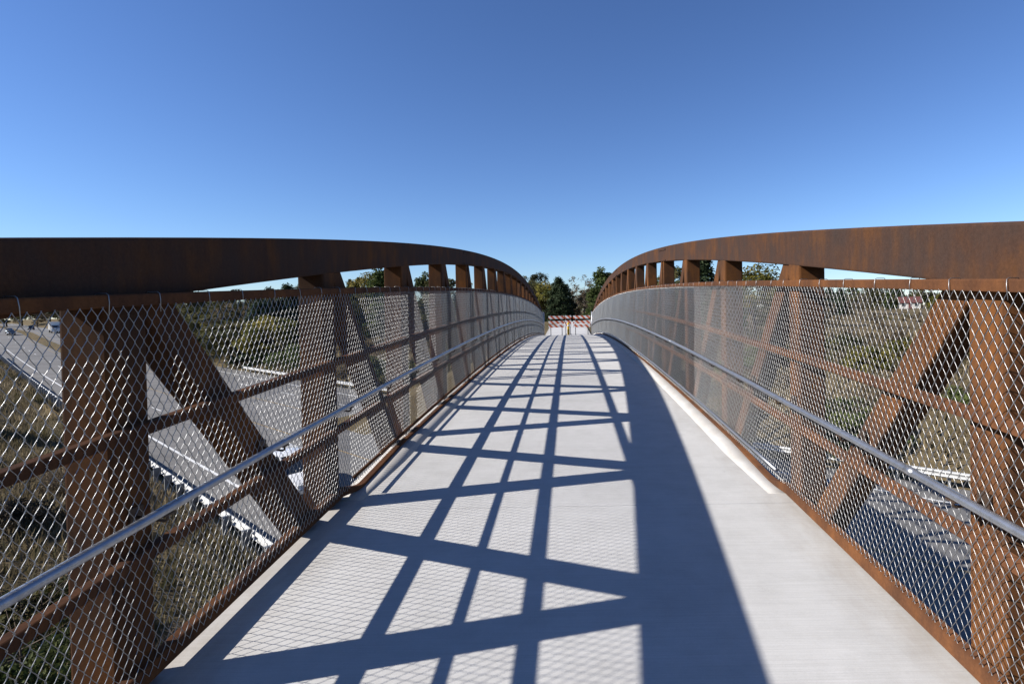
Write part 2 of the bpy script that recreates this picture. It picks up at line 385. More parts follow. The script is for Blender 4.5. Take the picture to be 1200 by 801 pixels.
# deck in bays, tooled joints left open
DX0, DX1 = XL-0.05, XR+0.05
joints = [Y0]+[Y0+PAN*k for k in range(2, NP, 2)]+[Y1]
for a, b_ in zip(joints[:-1], joints[1:]):
    b = MB(); P = ys(a+0.0015, b_-0.0015, 7)
    b.sweep([(cx, y, zd(y)) for y in P], [(DX0-cx, -0.15), (DX1-cx, -0.15), (DX1-cx, 0.0), (DX0-cx, 0.0)])
    b.build('deck_slab', M['deck'], bridge)
for sgn, Xe in ((-1, DX0), (1, DX1)):
    b = MB(); P = [YK+0.16*k for k in range(9)]+ys(YK+1.6, Y1-0.02, 60); v = []; n = 0
    for k, y in enumerate(P):
        z = zd(y); hh = 0.0035+0.0365*min(1.0, (y-YK)/1.3)**1.3
        wf = min(1.0, 0.75+(y-YK)*0.25); xo = Xe-sgn*0.03; xt = Xe-sgn*0.205*wf; xb = Xe-sgn*(0.205*wf+0.07)
        v += [(xo, y, z-0.02), (xo, y, z+hh), (xt, y, z+hh), (xb, y, z+0.0025), (xb, y, z-0.02)]
    f = [(5*i+j, 5*i+(j+1) % 5, 5*i+5+(j+1) % 5, 5*i+5+j) for i in range(len(P)-1) for j in range(5)]
    f += [(0, 1, 2, 3, 4), tuple(5*(len(P)-1)+j for j in range(5))]
    b.add(v, f, True); b.build('curb', M['curb'], bridge)
# chords, posts, diagonals
for sgn, Xi in ((-1, XL), (1, XR)):
    xc = Xi+sgn*0.10
    P = ys(Y0-0.10, Y1+0.10, 90)
    b = MB(); b.sweep([(xc, y, zc(y)-CH/2) for y in P], rbox(0.2, CH, 0.014)); b.build('top_chord', M['chord'], bridge)
    P = ys(Y0-0.10, Y1+0.10, 60)
    b = MB(); b.sweep([(xc, y, zd(y)-0.30) for y in P], rbox(0.2, 0.2, 0.014)); b.build('bottom_chord', M['rust'], bridge)
    for k in range(NP+1):
        y = Y0+PAN*k+0.10
        if k == 0: y = Y0+0.11
        if k == NP: y = Y1-0.10
        if k in (5, 10, 15):
            for dy in (-0.075, 0.125):
                b = MB(); b.sweep([(xc, y+dy, zd(y)-0.25), (xc, y+dy, zc(y)-CH*0.6)], rbox(0.192, 0.075, 0.01), up=(0, 1, 0)); b.build('post', M['rust'], bridge)
            for dz in (-0.035, CH-0.20+0.165):
                b = MB(); q = [(Xi-sgn*0.006, yy, zc(yy)-dz-0.016 if dz > 0 else zc(yy)-0.05) for yy in ys(y-0.35, y+0.35, 5)]
                b.sweep(q, [(-0.006, -0.012), (0.006, -0.012), (0.006, 0.012), (-0.006, 0.012)]); b.build('splice_plate', M['chord'], bridge)
        else:
            b = MB(); b.sweep([(xc, y, zd(y)-0.25), (xc, y, zc(y)-CH*0.6)], rbox(0.192, 0.205, 0.014), up=(0, 1, 0)); b.build('post', M['rust'], bridge)
    for k in range(NP):
        ya, yb = Y0+PAN*k+0.10, Y0+PAN*(k+1)+0.10
        if k < NP//2: A, B = (ya+0.14, zc(ya+0.14)-CH+0.02), (yb-0.16, zd(yb)-0.24)
        else: A, B = (yb-0.14, zc(yb-0.14)-CH+0.02), (ya+0.16, zd(ya)-0.24)
        b = MB(); b.sweep([(xc, A[0], A[1]), (xc, B[0], B[1])], rbox(0.165, 0.17, 0.014), up=(0, 1, 0)); b.build('diagonal', M['rust'], bridge)
for k in range(NP+1):
    y = Y0+PAN*k+0.10-(0.2 if k == NP else 0)
    b = MB(); b.box(XL-0.02, XR+0.02, y-0.07, y+0.07, zd(y)-0.37, zd(y)-0.165); b.build('floor_beam', M['rust'], bridge)

# ------------------------------------------------------------------ chain link fences and handrails
FT = 1.605                                                   # mesh top above deck
def chain_link(X, sgn, y0, y1, side):
    """woven diamond mesh as real wires: zigzag wires meeting at every bend"""
    w, r = 0.0243, 0.00152; J = 42
    nw = int((y1-y0)/w); V = []; F = []; base = 0
    n1, n2 = int(7.0/w), int(16.0/w)
    for lo, hi, ns, sub in ((0, n1, 5, 3), (n1, n2, 5, 1), (n2, nw, 5, 1)):
        i = np.arange(lo, hi); yi = y0+i*w; n = len(i)
        zb = np.where(yi < YK, 0.085 if sgn < 0 else 0.066, 0.074)
        sag = 0.006*np.sin(yi*0.9+side)+0.004*np.sin(yi*2.3+1+side)       # slack in the hanging fabric
        j = np.arange(J)
        sg = np.where((j[None, :]+i[:, None]) % 2 == 0, 1.0, -1.0)
        yj = yi[:, None]+sg*(w/2+0.0012)+rng.normal(0, 0.0007, (n, J))
        tj = np.broadcast_to(j/(J-1.0), (n, J))
        xj = sg*0.0010+rng.normal(0, 0.0004, (n, J))
        if sub > 1:                                              # S-bent wire between the knuckles
            k = np.arange((J-1)*sub+1); a0 = np.minimum(k//sub, J-2); fr = (k-a0*sub)/sub
            up = yj[:, a0+1]-yj[:, a0]; fade = np.clip(1-(yi-3.0)/3.5, 0, 1)[:, None]; sm = fr-0.022*fade*np.sin(2*np.pi*fr)
            yy = yj[:, a0]+up*sm; tt = tj[:, a0]+(tj[:, a0+1]-tj[:, a0])*fr
            xx = xj[:, a0]+(xj[:, a0+1]-xj[:, a0])*fr+np.sign(up)*0.0010*fade*np.sin(np.pi*fr)
        else: yy, tt, xx = yj, tj, xj
        m = yy.shape[1]
        wav = 0.005*np.sin(yi*2.1+side)[:, None]*np.sin(tt*6.2)
        zz = -1.03-0.00172*(yy-YM)**2+zb[:, None]+(FT-zb)[:, None]*tt+sag[:, None]*np.sin(np.pi*tt)
        P = np.stack([X+xx+wav, yy, zz], -1)
        ang = np.arange(ns)*2*np.pi/ns
        offs = np.stack([r*np.cos(ang), 1.15*r*np.sin(ang), 0*ang], -1)
        vv = (P[:, :, None, :]+offs[None, None]).reshape(-1, 3)
        idx = (np.arange(n*m*ns).reshape(n, m, ns))+base; nx = np.roll(idx, -1, 2)
        F.append(np.stack([idx[:, :-1], nx[:, :-1], nx[:, 1:], idx[:, 1:]], -1).reshape(-1, 4)); V.append(vv); base += len(vv)
    return np.concatenate(V), np.concatenate(F)
def np_mesh(name, V, F, smooth=True):
    me = bpy.data.meshes.new(name); k = F.shape[1]
    me.vertices.add(len(V)); me.vertices.foreach_set('co', V.astype(np.float32).ravel())
    me.loops.add(F.size); me.loops.foreach_set('vertex_index', F.astype(np.int32).ravel())
    me.polygons.add(len(F)); me.polygons.foreach_set('loop_start', np.arange(0, F.size, k, dtype=np.int32))
    me.polygons.foreach_set('loop_total', np.full(len(F), k, np.int32))
    me.polygons.foreach_set('use_smooth', np.full(len(F), smooth))
    me.update(calc_edges=True); return me

for sgn, Xi, sname in ((-1, XL, 'left'), (1, XR, 'right')):
    xr_ = Xi-sgn*0.027; xm = Xi-sgn*0.058
    lab = {'left': 'chain link fence of silver wire on brown rails above the highway and white car',
           'right': 'sunlit chain link fence of silver wire on brown rails along the right truss'}[sname]
    fe = empty('chain_link_fence', (xr_, Y0, zd(Y0)), label=lab, cat='fence', group='fences along both sides of the footbridge')
    V, F = chain_link(xm, sgn, Y0+0.05, Y1-0.05, 0 if sgn < 0 else 2)
    V = V-np.array(wloc(fe))
    o = link('wire_mesh', np_mesh('wire_mesh', V, F), M['wire'], fe); tag(o, kind='stuff')
    P = ys(Y0+0.0, Y1-0.0, 60)
    for name, z0, hh in (('top_rail', FT-0.005, 0.05), ('mid_rail', 1.065, 0.05), ('lower_rail', 0.545, 0.05)):
        b = MB(); b.sweep([(xr_, y, zd(y)+z0+hh/2) for y in P], rbox(0.05, hh, 0.007)); b.build(name, M['rail'], fe)
    xb_ = xr_+sgn*0.004 if sgn < 0 else xr_-sgn*0.010; zb_ = 0.085 if sgn < 0 else 0.052
    b = MB(); b.sweep([(xb_, y, zd(y)+zb_) for y in ys(Y0, YK-0.04, 8)], rbox(0.056, 0.075, 0.008)); b.build('bottom_rail', M['rail'], fe)
    def hc(y): return 0.040*min(1.0, max(0.0, (y-YK)/1.3))**1.3
    b = MB(); xs_ = xr_-sgn*0.030
    pth_ = [(xb_+(xs_-xb_)*min(1, max(0, (y-YK)/0.3)), y, zd(y)+max(hc(y)+0.012, zb_*(1-(y-YK+0.04)/0.35))) for y in [YK-0.038+0.06*k for k in range(12)]+ys(YK+0.75, Y1-0.03, 60)]
    n0 = len(b.v); prof_ = rbox(0.056, 0.024, 0.005); b.sweep(pth_, prof_)
    for i_ in range(len(pth_)):                                  # full-depth tube at the near end, thin strip beyond
        f_ = 1+(0.075/0.024-1)*max(0.0, 1-i_/6.0)
        for k_ in range(len(prof_)):
            q_ = n0+i_*len(prof_)+k_; v_ = b.v[q_]; b.v[q_] = (v_[0], v_[1], pth_[i_][2]+(v_[2]-pth_[i_][2])*f_)
    b.build('bottom_rail', M['rail'], fe)
    xrod = Xi-sgn*0.078
    b = MB(); b.tube([(xrod, y, zd(y)+0.150) for y in ys(YK+0.1, Y1-0.05, 60)], 0.013, 8); b.build('bottom_rod', M['rail'] if sgn < 0 else M['galv'], fe)
    # tie wires over the top rail
    tw = MB(); q = [(-sgn*0.033, 0, -0.03), (-sgn*0.034, 0.002, 0.02), (-sgn*0.030, 0.004, 0.048), (-sgn*0.020, 0.006, 0.0545), (sgn*0.018, 0.008, 0.0535), (sgn*0.029, 0.01, 0.04)]
    tw.tube(q, 0.0017, 5, up=(0, 1, 0)); tme = tw.mesh('tie_wire'); tme.materials.append(M['wire'])
    tr = random.Random(4+sgn)
    for k in range(42):
        y = Y0+0.62+k*0.305+tr.uniform(-0.03, 0.03)
        o = bpy.data.objects.new('tie_wire', tme); col.objects.link(o); o.parent = fe
        o.location = Vector((xr_, y, zd(y)+FT-0.003))-wloc(fe); o.rotation_euler = (tr.uniform(-0.12, 0.12), 0, tr.uniform(-0.2, 0.2))
    # end post
    b = MB(); b.tube([(xm, Y1+0.02, zd(Y1)-0.05), (xm, Y1+0.02, zd(Y1)+1.72)], 0.055, 12, up=(0, 1, 0)); b.build('end_post', M['galv'], fe)
    # handrail
    xh = Xi-sgn*0.135; zh = 0.765
    hl = {'left': 'round galvanized handrail bracketed off the fence above the highway side', 'right': 'round galvanized handrail bracketed off the sunlit right fence'}[sname]
    hr = empty('handrail', (xh, Y0, zd(Y0)), label=hl, cat='handrail', group='handrails of the footbridge')
    b = MB(); b.tube([(xh, y, zd(y)+zh) for y in ys(Y0+0.05, Y1-0.1, 70)], 0.0195, 14); b.build('pipe', M['galv'], hr)
    for k in range(7):
        y = 2.55+k*6.0 if sgn > 0 else 5.9+k*6.0
        if y < Y1: b = MB(); b.tube([(xh, y-0.03, zd(y-0.03)+zh), (xh, y+0.03, zd(y+0.03)+zh)], 0.0215, 14); b.build('coupling', M['galv'], hr)
    bk = MB(); g = -sgn
    bk.tube([(g*-0.135, 0, -0.03), (g*-0.05, 0, -0.045), (g*-0.012, 0, -0.05), (0, 0, -0.044), (0, 0, -0.019)], 0.0065, 6, up=(0, 1, 0))
    bk.box(min(g*-0.134, g*-0.124), max(g*-0.134, g*-0.124), -0.035, 0.035, -0.07, 0.01)
    bk.box(-0.014, 0.014, -0.03, 0.03, -0.0255, -0.0185)
    bme = bk.mesh('bracket'); bme.materials.append(M['bracket'])
    for k in range(40):
        y = Y0+0.10+k*PAN/2+(0.0 if k % 2 == 0 else -0.02)
        o = bpy.data.objects.new('bracket', bme); col.objects.link(o); o.parent = hr
        o.location = Vector((xh, y, zd(y)+zh))-wloc(hr)

# ------------------------------------------------------------------ far end: barricades and bollard
def barricade(x0, y, w, lab, tilt=0.0):
    zg = zd(Y1)-0.01
    t = empty('road_barricade', (x0+w/2, y, zg), tilt, label=lab, cat='barricade', group='striped barricades closing the far end of the bridge')
    for k, z in enumerate((0.60, 0.86, 1.22)):
        b = MB(); b.box(-w/2, w/2, -0.05, -0.028, z, z+(0.22 if k else 0.2))
        link('rail', b.mesh('rail'), M['stripes'], t)
    for s in (-1, 1):
        b = MB(); b.box(s*w*0.36-0.025, s*w*0.36+0.025, -0.025, 0.025, 0.06, 1.5); link('upright', b.mesh('upright'), M['gpost'], t)
        b = MB(); b.box(s*w*0.36-0.03, s*w*0.36+0.03, -0.6, 0.6, 0.0, 0.06); link('foot', b.mesh('foot'), M['plastic'], t)
        b = MB(); b.sweep([(s*w*0.36, -0.5, 0.06), (s*w*0.36, -0.03, 0.55)], rbox(0.03, 0.03, 0.004)); link('brace', b.mesh('brace'), M['plastic'], t)
    return t
yb = Y1+1.6
X = lambda px, d: at(px, d)[0]
barricade(X(642.6, yb), yb, 1.14, 'striped red and white barricade on the left of the yellow bollard', 0.05)
barricade(X(671.3, yb), yb, 1.26, 'striped red and white barricade on the right of the yellow bollard', -0.04)
barricade(X(661.6, yb+1.6), yb+1.6, 0.5, 'narrow striped barricade behind the yellow bollard')
bo = empty('bollard', (X(665.8, yb-1.0), yb-1.0, zd(Y1)-0.01), label='yellow bollard in the middle of the path at the far bridge end', cat='bollard')
b = MB(); b.tube([(0, 0, 0.0), (0, 0, 0.9), (0, 0, 0.93)], 0.085, 14, up=(0, 1, 0)); link('post', b.mesh('post'), M['yellow'], bo)
b = MB(); b.tube([(0, 0, 0.93), (0, 0, 0.96), (0, 0, 0.975)], 0.085, 14, up=(0, 1, 0), r2=0.03); link('cap', b.mesh('cap'), M['yellow'], bo)
b = MB(); b.tube([(0, 0, 0.7), (0, 0, 0.8)], 0.0875, 14, up=(0, 1, 0)); link('reflective_band', b.mesh('reflective_band'), M['line_white'], bo)

# ------------------------------------------------------------------ guardrails
def guardrail(D, s0, s1, face, lab, skip=None):
    ox, oy = xy((s0+s1)/2, D); g = empty('guardrail', (ox, oy, zr(0)), label=lab, cat='guardrail', group='steel guardrails beside the highway')
    wv = [(-0.155, 0.0), (-0.12, 0.055), (-0.085, 0.075), (-0.05, 0.055), (0.0, 0.0), (0.05, 0.055), (0.085, 0.075), (0.12, 0.055), (0.155, 0.0)]
    prof = [(q[1]*face, q[0]) for q in wv]+[((q[1]-0.006)*face, q[0]) for q in wv[::-1]]
    n = int((s1-s0)/3.81)
    for k in range(n):
        a = s0+k*3.81; q = []
        for s in ys(a, a+3.80, 3): x, y = xy(s, D); q.append((x, y, zr(s)+0.56))
        b = MB(); b.sweep(q, prof); b.build('beam', M['guard'], g)
    for k in range(n*2+1):
        s = s0+k*1.905
        Dp = D-face*0.22; Db = D-face*0.08
        p = [xy(s-0.05, Dp-0.08), xy(s+0.05, Dp-0.08), xy(s+0.05, Dp+0.08), xy(s-0.05, Dp+0.08)]
        z0, z1 = zr(s)-0.15, zr(s)+0.74
        b = MB(); b.add([(a, c, z0) for a, c in p]+[(a, c, z1) for a, c in p], [(0,3,2,1),(4,5,6,7),(0,1,5,4),(1,2,6,5),(2,3,7,6),(3,0,4,7)])
        po = b.build('guardrail_post', M['gpost'], g)
        p = [xy(s-0.05, Db-0.058), xy(s+0.05, Db-0.058), xy(s+0.05, Db+0.058), xy(s-0.05, Db+0.058)]
        b = MB(); b.add([(a, c, zr(s)+0.40) for a, c in p]+[(a, c, zr(s)+0.74) for a, c in p], [(0,3,2,1),(4,5,6,7),(0,1,5,4),(1,2,6,5),(2,3,7,6),(3,0,4,7)])
        b.build('block', M['gpost'], g)
guardrail(6.35, 10, 150, 1, 'steel guardrail along the grassy near edge of the highway')
guardrail(27.3, -25, 88, -1, 'pale steel guardrail along the far edge of the highway below the brushy bank')

# ------------------------------------------------------------------ vehicles
def car(name, s, D, heading, paint, lab, L=4.55, W=1.82, Ht=1.62):
    x, y = xy(s, D); ang = math.atan2(E2[1], E2[0])+(math.pi if heading < 0 else 0)
    t = empty(name, (x, y, zr(s)+0.004), ang, label=lab, cat='car', group='cars on the highway')
    h = L/2
    st = [(-h, .62, .42, .80), (-h+.10, .80, .32, .96), (-h+.5, .88, .26, .99), (-1.2, .91, .24, 1.0), (0, .91, .24, .99), (.9, .91, .24, .98), (h-1.05, .89, .26, .96), (h-.45, .84, .28, .84), (h-.10, .72, .34, .70), (h, .58, .42, .60)]
    b = MB(); v = []
    for (px, hw_, zb, zt) in st:
        for yy, zz in ((-hw_*.85, zb), (-hw_, zb+.12), (-hw_*1.0, (zb+zt)/2), (-hw_*.96, zt-.06), (-hw_*.86, zt), (0, zt+.02), (hw_*.86, zt), (hw_*.96, zt-.06), (hw_, (zb+zt)/2), (hw_, zb+.12), (hw_*.85, zb)):
            v.append((px, yy, zz))
    f = [(11*i+j, 11*i+(j+1) % 11, 11*i+11+(j+1) % 11, 11*i+11+j) for i in range(len(st)-1) for j in range(11)]
    f += [tuple(range(11)), tuple(11*(len(st)-1)+j for j in range(11))]
    b.add(v, f, True); me = b.mesh('body')
    bm = bmesh.new(); bm.from_mesh(me); bmesh.ops.recalc_face_normals(bm, faces=bm.faces); bm.to_mesh(me); bm.free()
    link('body', me, paint, t)
    # cabin: glass greenhouse, painted roof and pillars
    cs = [(-h+.22, .97, .74), (-h+.62, Ht-.05, .64), (-.6, Ht, .66), (.25, Ht-.03, .65), (1.12, .985, .76)]
    b = MB(); bel = .98
    v = [(-h+.20, -.80, bel), (1.18, -.80, bel), (1.18, .80, bel), (-h+.20, .80, bel), (-h+.58, -.64, Ht-.06), (.22, -.64, Ht-.06), (.22, .64, Ht-.06), (-h+.58, .64, Ht-.06)]
    b.add(v, [(0,3,2,1),(4,5,6,7),(0,1,5,4),(1,2,6,5),(2,3,7,6),(3,0,4,7)]); link('windows', b.mesh('windows'), M['glass'], t)
    b = MB(); q = [(-h+.50, Ht-.075), (-h+.62, Ht-.02), (-.7, Ht), (.05, Ht-.015), (.30, Ht-.075)]
    v = []
    for px, zz in q:
        for yy, dz in ((-.67, -.035), (-.60, .0), (0, .025), (.60, 0), (.67, -.035)): v.append((px, yy, zz+dz))
    f = [(5*i+j, 5*i+j+1, 5*i+6+j, 5*i+5+j) for i in range(4) for j in range(4)]
    b.add(v, f, True); link('roof', b.mesh('roof'), paint, t)
    for sy in (-1, 1):
        for (xa, xb_, wd) in ((1.20, .27, .05), (-.05, -.12, .06), (-1.15, -1.05, .07), (-h+.24, -h+.56, .16)):
            b = MB(); b.add([(xa-wd, sy*.815, bel-.01), (xa+wd, sy*.815, bel-.01), (xb_+wd, sy*.655, Ht-.05), (xb_-wd, sy*.655, Ht-.05), (xa-wd, sy*.77, bel-.01), (xa+wd, sy*.77, bel-.01), (xb_+wd, sy*.61, Ht-.05), (xb_-wd, sy*.61, Ht-.05)],
                            [(0,1,2,3),(7,6,5,4),(0,4,5,1),(1,5,6,2),(2,6,7,3),(3,7,4,0)]); link('pillar', b.mesh('pillar'), paint, t)
        for wx in (-h+.86, h-.92):
            b = MB(); b.tube([(wx, sy*.70, .34), (wx, sy*.92, .34)], .335, 20, up=(0, 0, 1)); wh = link('wheel', b.mesh('wheel'), M['tyre'], t)
            b = MB(); b.tube([(wx, sy*.915, .34), (wx, sy*.928, .34)], .21, 14, up=(0, 0, 1)); link('rim', b.mesh('rim'), M['rim'], wh)
            b = MB(); b.tube([(wx, sy*.80, .36), (wx, sy*.915, .36)], .38, 20, up=(0, 0, 1)); link('wheel_arch', b.mesh('wheel_arch'), M['plastic'], t)
        b = MB(); b.box(h-.16, h-.05, sy*.58-.13, sy*.58+.13, .62, .72); link('headlight', b.mesh('headlight'), M['clear_lens'], t)
        b = MB(); b.box(-h-.005, -h+.1, sy*.60-.12, sy*.60+.12, .72, .88); link('tail_light', b.mesh('tail_light'), M['red_lens'], t)
        b = MB(); b.box(.78, .95, sy*.98-.09, sy*.98+.09, .98, 1.10); link('mirror', b.mesh('mirror'), paint, t)
    b = MB(); b.box(h-.06, h+.012, -.42, .42, .42, .56); link('grille', b.mesh('grille'), M['plastic'], t)
    return t
car('parked_car', 25.2, 9.9, -1, M['white_paint'], 'white car on the highway just below the left fence').name = 'passing_car'
car('passing_car', 240, 12.6, -1, M['dark_paint'], 'dark car approaching far down the near lanes of the highway')
car('passing_car', 252, 12.9, -1, M['silver_paint'], 'silver car at the far left edge of the highway, farther than the dark car')
car('passing_car', 296, 21.0, 1, M['dark_paint'], 'dark car on the far carriageway beside the distant trees')
def truck(s, D):
    x, y = xy(s, D); ang = math.atan2(E2[1], E2[0])+math.pi
    t = empty('box_truck', (x, y, zr(s)+0.004), ang, label='white box truck far down the far carriageway of the highway', cat='truck')
    b = MB(); b.box(-4.2, 1.6, -1.2, 1.2, 1.0, 3.6); link('cargo_box', b.mesh('cargo_box'), M['white_paint'], t)
    b = MB(); b.add([(1.75, -1.1, .5), (3.6, -1.1, .5), (3.6, 1.1, .5), (1.75, 1.1, .5), (1.75, -1.05, 2.5), (2.9, -1.0, 2.5), (2.9, 1.0, 2.5), (1.75, 1.05, 2.5), (3.6, -1.1, 1.45), (3.6, 1.1, 1.45), (3.15, -1.05, 1.6), (3.15, 1.05, 1.6)],
                    [(0, 3, 2, 1), (0, 1, 8, 10, 5, 4), (3, 7, 6, 11, 9, 2), (1, 2, 9, 8), (8, 9, 11, 10), (10, 11, 6, 5), (4, 5, 6, 7), (0, 4, 7, 3)]); link('cab', b.mesh('cab'), M['white_paint'], t)
    b = MB(); b.add([(3.165, -.92, 1.66), (3.165, .92, 1.66), (2.93, .88, 2.42), (2.93, -.88, 2.42)], [(0, 1, 2, 3)]); link('windscreen', b.mesh('windscreen'), M['glass'], t)
    b = MB(); b.box(-4.2, 3.4, -.45, .45, .55, .98); link('chassis', b.mesh('chassis'), M['plastic'], t)
    for wx in (-2.8, 2.7):
        for sy in (-1, 1):
            b = MB(); b.tube([(wx, sy*.80, .45), (wx, sy*1.12, .45)], .45, 16); link('wheel', b.mesh('wheel'), M['tyre'], t)
truck(246, 23.0)

# ------------------------------------------------------------------ houses
def house(px, d, w, l, hh, rh, rz, lab):
    x, y = at(px, d); z = H(x, y)-0.3
    t = empty('house', (x, y, z), rz, label=lab, cat='house')
    b = MB(); a, c = w/2, l/2
    b.add([(-a, -c, 0), (a, -c, 0), (a, c, 0), (-a, c, 0), (-a, -c, hh), (a, -c, hh), (a, c, hh), (-a, c, hh), (-a, 0, hh+rh-0.1), (a, 0, hh+rh-0.1)],
          [(0, 1, 5, 4), (2, 3, 7, 6), (1, 2, 6, 9, 5), (3, 0, 4, 8, 7)]); link('wall', b.mesh('wall'), M['house_wall'], t)
    b = MB(); o = .4
    for s in (-1, 1):
        b.add([(-a-o, s*(c+o), hh-.15), (a+o, s*(c+o), hh-.15), (a+o, 0, hh+rh), (-a-o, 0, hh+rh), (-a-o, s*(c+o), hh-.02), (a+o, s*(c+o), hh-.02), (a+o, 0, hh+rh+.14), (-a-o, 0, hh+rh+.14)],
              [(0,3,2,1),(4,5,6,7),(0,1,5,4),(1,2,6,5),(2,3,7,6),(3,0,4,7)])
    rf = link('roof', b.mesh('roof'), M['house_roof'], t)
    b = MB(); b.box(a*.4, a*.4+.6, .4, 1.0, hh+rh*.5, hh+rh+.8); link('chimney', b.mesh('chimney'), M['abut'], rf)
    for k in (-.62, .62):
        b = MB(); b.box(a*k-.55, a*k+.55, -c-.04, -c+.02, 1.0, 2.2); link('window', b.mesh('window'), M['window'], t)
    b = MB(); b.box(-.5, .5, -c-.05, -c+.02, 0.1, 2.15); link('door', b.mesh('door'), M['house_roof'], t)
house(1066, 195, 6.2, 6, 2.3, 1.9, -0.5, 'distant house with red roof beyond the brushy field on the right')
house(243, 175, 10, 7, 2.7, 2.0, -0.5, 'distant house with red roof among trees beyond the highway on the left')

# ------------------------------------------------------------------ vegetation
def leaf_mesh(name, pts, nrm, size, tint, mat, aspect=0.55):
    """one small bent leaf card (a triangle pair) per point"""
    n = len(pts)
    d = rng.normal(size=(n, 3)); d /= np.linalg.norm(d, axis=1)[:, None]
    a = np.cross(d, nrm); a /= np.linalg.norm(a, axis=1)[:, None]+1e-9
    c = np.cross(nrm, a)
    sz = size*rng.uniform(.6, 1.4, n)[:, None]
    V = np.stack([pts-a*sz, pts+c*sz*aspect+nrm*sz*.15, pts+a*sz, pts-c*sz*aspect+nrm*sz*.15], 1).reshape(-1, 3)
    i = np.arange(n)*4
    F = np.stack([i, i+1, i+2, i+3], 1)
    me = np_mesh(name, V, F, False)
    at_ = me.attributes.new('tint', 'FLOAT', 'POINT'); at_.data.foreach_set('value', np.repeat(np.clip(tint, 0, 1), 4).astype(np.float32))
    me.materials.append(mat); return me
def crown_points(kind, n, h, rad, r):
    """points for a crown of height h (from 0) and radius rad made of many clumps, with gaps"""
    P = []; T = []
    if kind == 'conifer':
        nb = int(110)
        for k in range(nb):
            t = (k+.5)/nb; z = h*(.06+.94*t); L = rad*(1-t)**.8*r.uniform(.65, 1.15)+.08*rad
            az = k*2.4+r.uniform(-.4, .4); m = max(6, int(n/nb*(1.5-t)))
            u = r.uniform(.1, 1, m)**.7
            p = np.stack([np.cos(az)*L*u, np.sin(az)*L*u, z-.25*L*u+.0*u], 1)+r.normal(0, .07*rad, (m, 3))*np.array([1, 1, .7])
            P.append(p); T.append(r.normal(.35+.3*u, .2))
    else:
        nc = {'round': 46, 'bush': 30, 'open': 34, 'column': 40}[kind]
        for k in range(nc):
            v = r.normal(size=3); v /= np.linalg.norm(v); q = r.uniform(.25, 1)**.5
            if kind == 'bush': c = np.array([v[0]*rad*q, v[1]*rad*q, h*(.12+.62*abs(v[2])*q)])
            elif kind == 'column': c = np.array([v[0]*rad*.7*q, v[1]*rad*.7*q, h*r.uniform(.12, .97)]); c[:2] *= 1-.75*(c[2]/h)**2
            else: c = np.array([v[0]*rad*q, v[1]*rad*q, h*(.56+.40*v[2]*q)])
            cr = rad*r.uniform(.16, .36)*(0.7 if kind == 'open' else 1)
            m = int(n/nc*r.uniform(.5, 1.5)); w = r.normal(size=(m, 3)); w /= np.linalg.norm(w, axis=1)[:, None]
            rr = r.uniform(.3, 1, m)[:, None]**.6
            P.append(c+w*rr*cr*np.array([1, 1, .75])); T.append(np.full(m, r.normal(.5, .22))+r.normal(0, .13, m))
    return np.concatenate(P), np.concatenate(T)
def trunk_mesh(h, rad, base, kind, r, twigs=0):
    b = MB(); top = h*(.97 if kind == 'conifer' else .7)
    b.tube([(0, 0, -.4), (.02*h*r.uniform(-1, 1), .02*h*r.uniform(-1, 1), h*.3), (.03*h*r.uniform(-1, 1), .03*h*r.uniform(-1, 1), top)], base, 7, up=(0, 1, 0), r2=base*.25)
    nl = 14 if kind != 'conifer' else 10
    for k in range(nl):
        z = h*r.uniform(.25, .62); az = r.uniform(0, 6.28); L = rad*r.uniform(.5, .95); up = r.uniform(.25, .9) if kind != 'conifer' else -.1
        e = (math.cos(az)*L, math.sin(az)*L, z+L*up); mid = (e[0]*.5+r.uniform(-.1, .1)*L, e[1]*.5+r.uniform(-.1, .1)*L, z+L*up*.4)
        b.tube([(0, 0, z), mid, e], base*.34, 5, up=(.1, .2, 1), r2=base*.07)
        for q in range(twigs):
            t0 = r.uniform(.35, 1); s0 = Vector((0, 0, z)).lerp(Vector(e), t0); d = Vector((r.uniform(-1, 1), r.uniform(-1, 1), r.uniform(.1, 1.2)))*L*.45
            b.tube([s0, s0+d*.5+Vector((r.uniform(-.1, .1), r.uniform(-.1, .1), 0))*L, s0+d], base*.09, 3, up=(.3, .1, 1), r2=base*.03)
    return b.mesh('trunk')
LIB = {}
def make_lib(key, kind, h, rad, base, n, leaf, mat, twigs=0, bare=False, seed=0):
    r = np.random.default_rng(seed+31); rr = random.Random(seed)
    class RR: 
        uniform = staticmethod(lambda a, b: rr.uniform(a, b))
    tm = trunk_mesh(h, rad, base, kind, RR, twigs); tm.materials.append(M['sticks'] if bare else M['bark'])
    P, T = crown_points(kind, n, h, rad, r)
    N = P-np.array([0, 0, h*.45]); N /= np.linalg.norm(N, axis=1)[:, None]+1e-9
    N = N+r.normal(0, .7, N.shape); N /= np.linalg.norm(N, axis=1)[:, None]
    cm = leaf_mesh('crown', P, N, leaf, T, M[mat])
    LIB[key] = (tm, cm, h)
make_lib('yellow', 'round', 8, 3.0, .17, 9000, .13, 'leaf_yellow', 3, seed=1)
make_lib('olive', 'round', 8, 3.2, .18, 9000, .13, 'leaf_olive', 3, seed=2)
make_lib('green', 'column', 8, 2.6, .17, 10000, .13, 'leaf_green', 2, seed=3)
make_lib('bare', 'open', 8, 2.9, .15, 1700, .10, 'leaf_brown', 16, True, seed=4)
make_lib('brown', 'open', 8, 3.0, .16, 5000, .12, 'leaf_brown', 8, True, seed=5)
make_lib('cedar', 'conifer', 8, 2.7, .18, 11000, .14, 'leaf_dark', 0, seed=6)
make_lib('cedar2', 'conifer', 8, 1.9, .16, 9000, .13, 'leaf_dark', 0, seed=7)
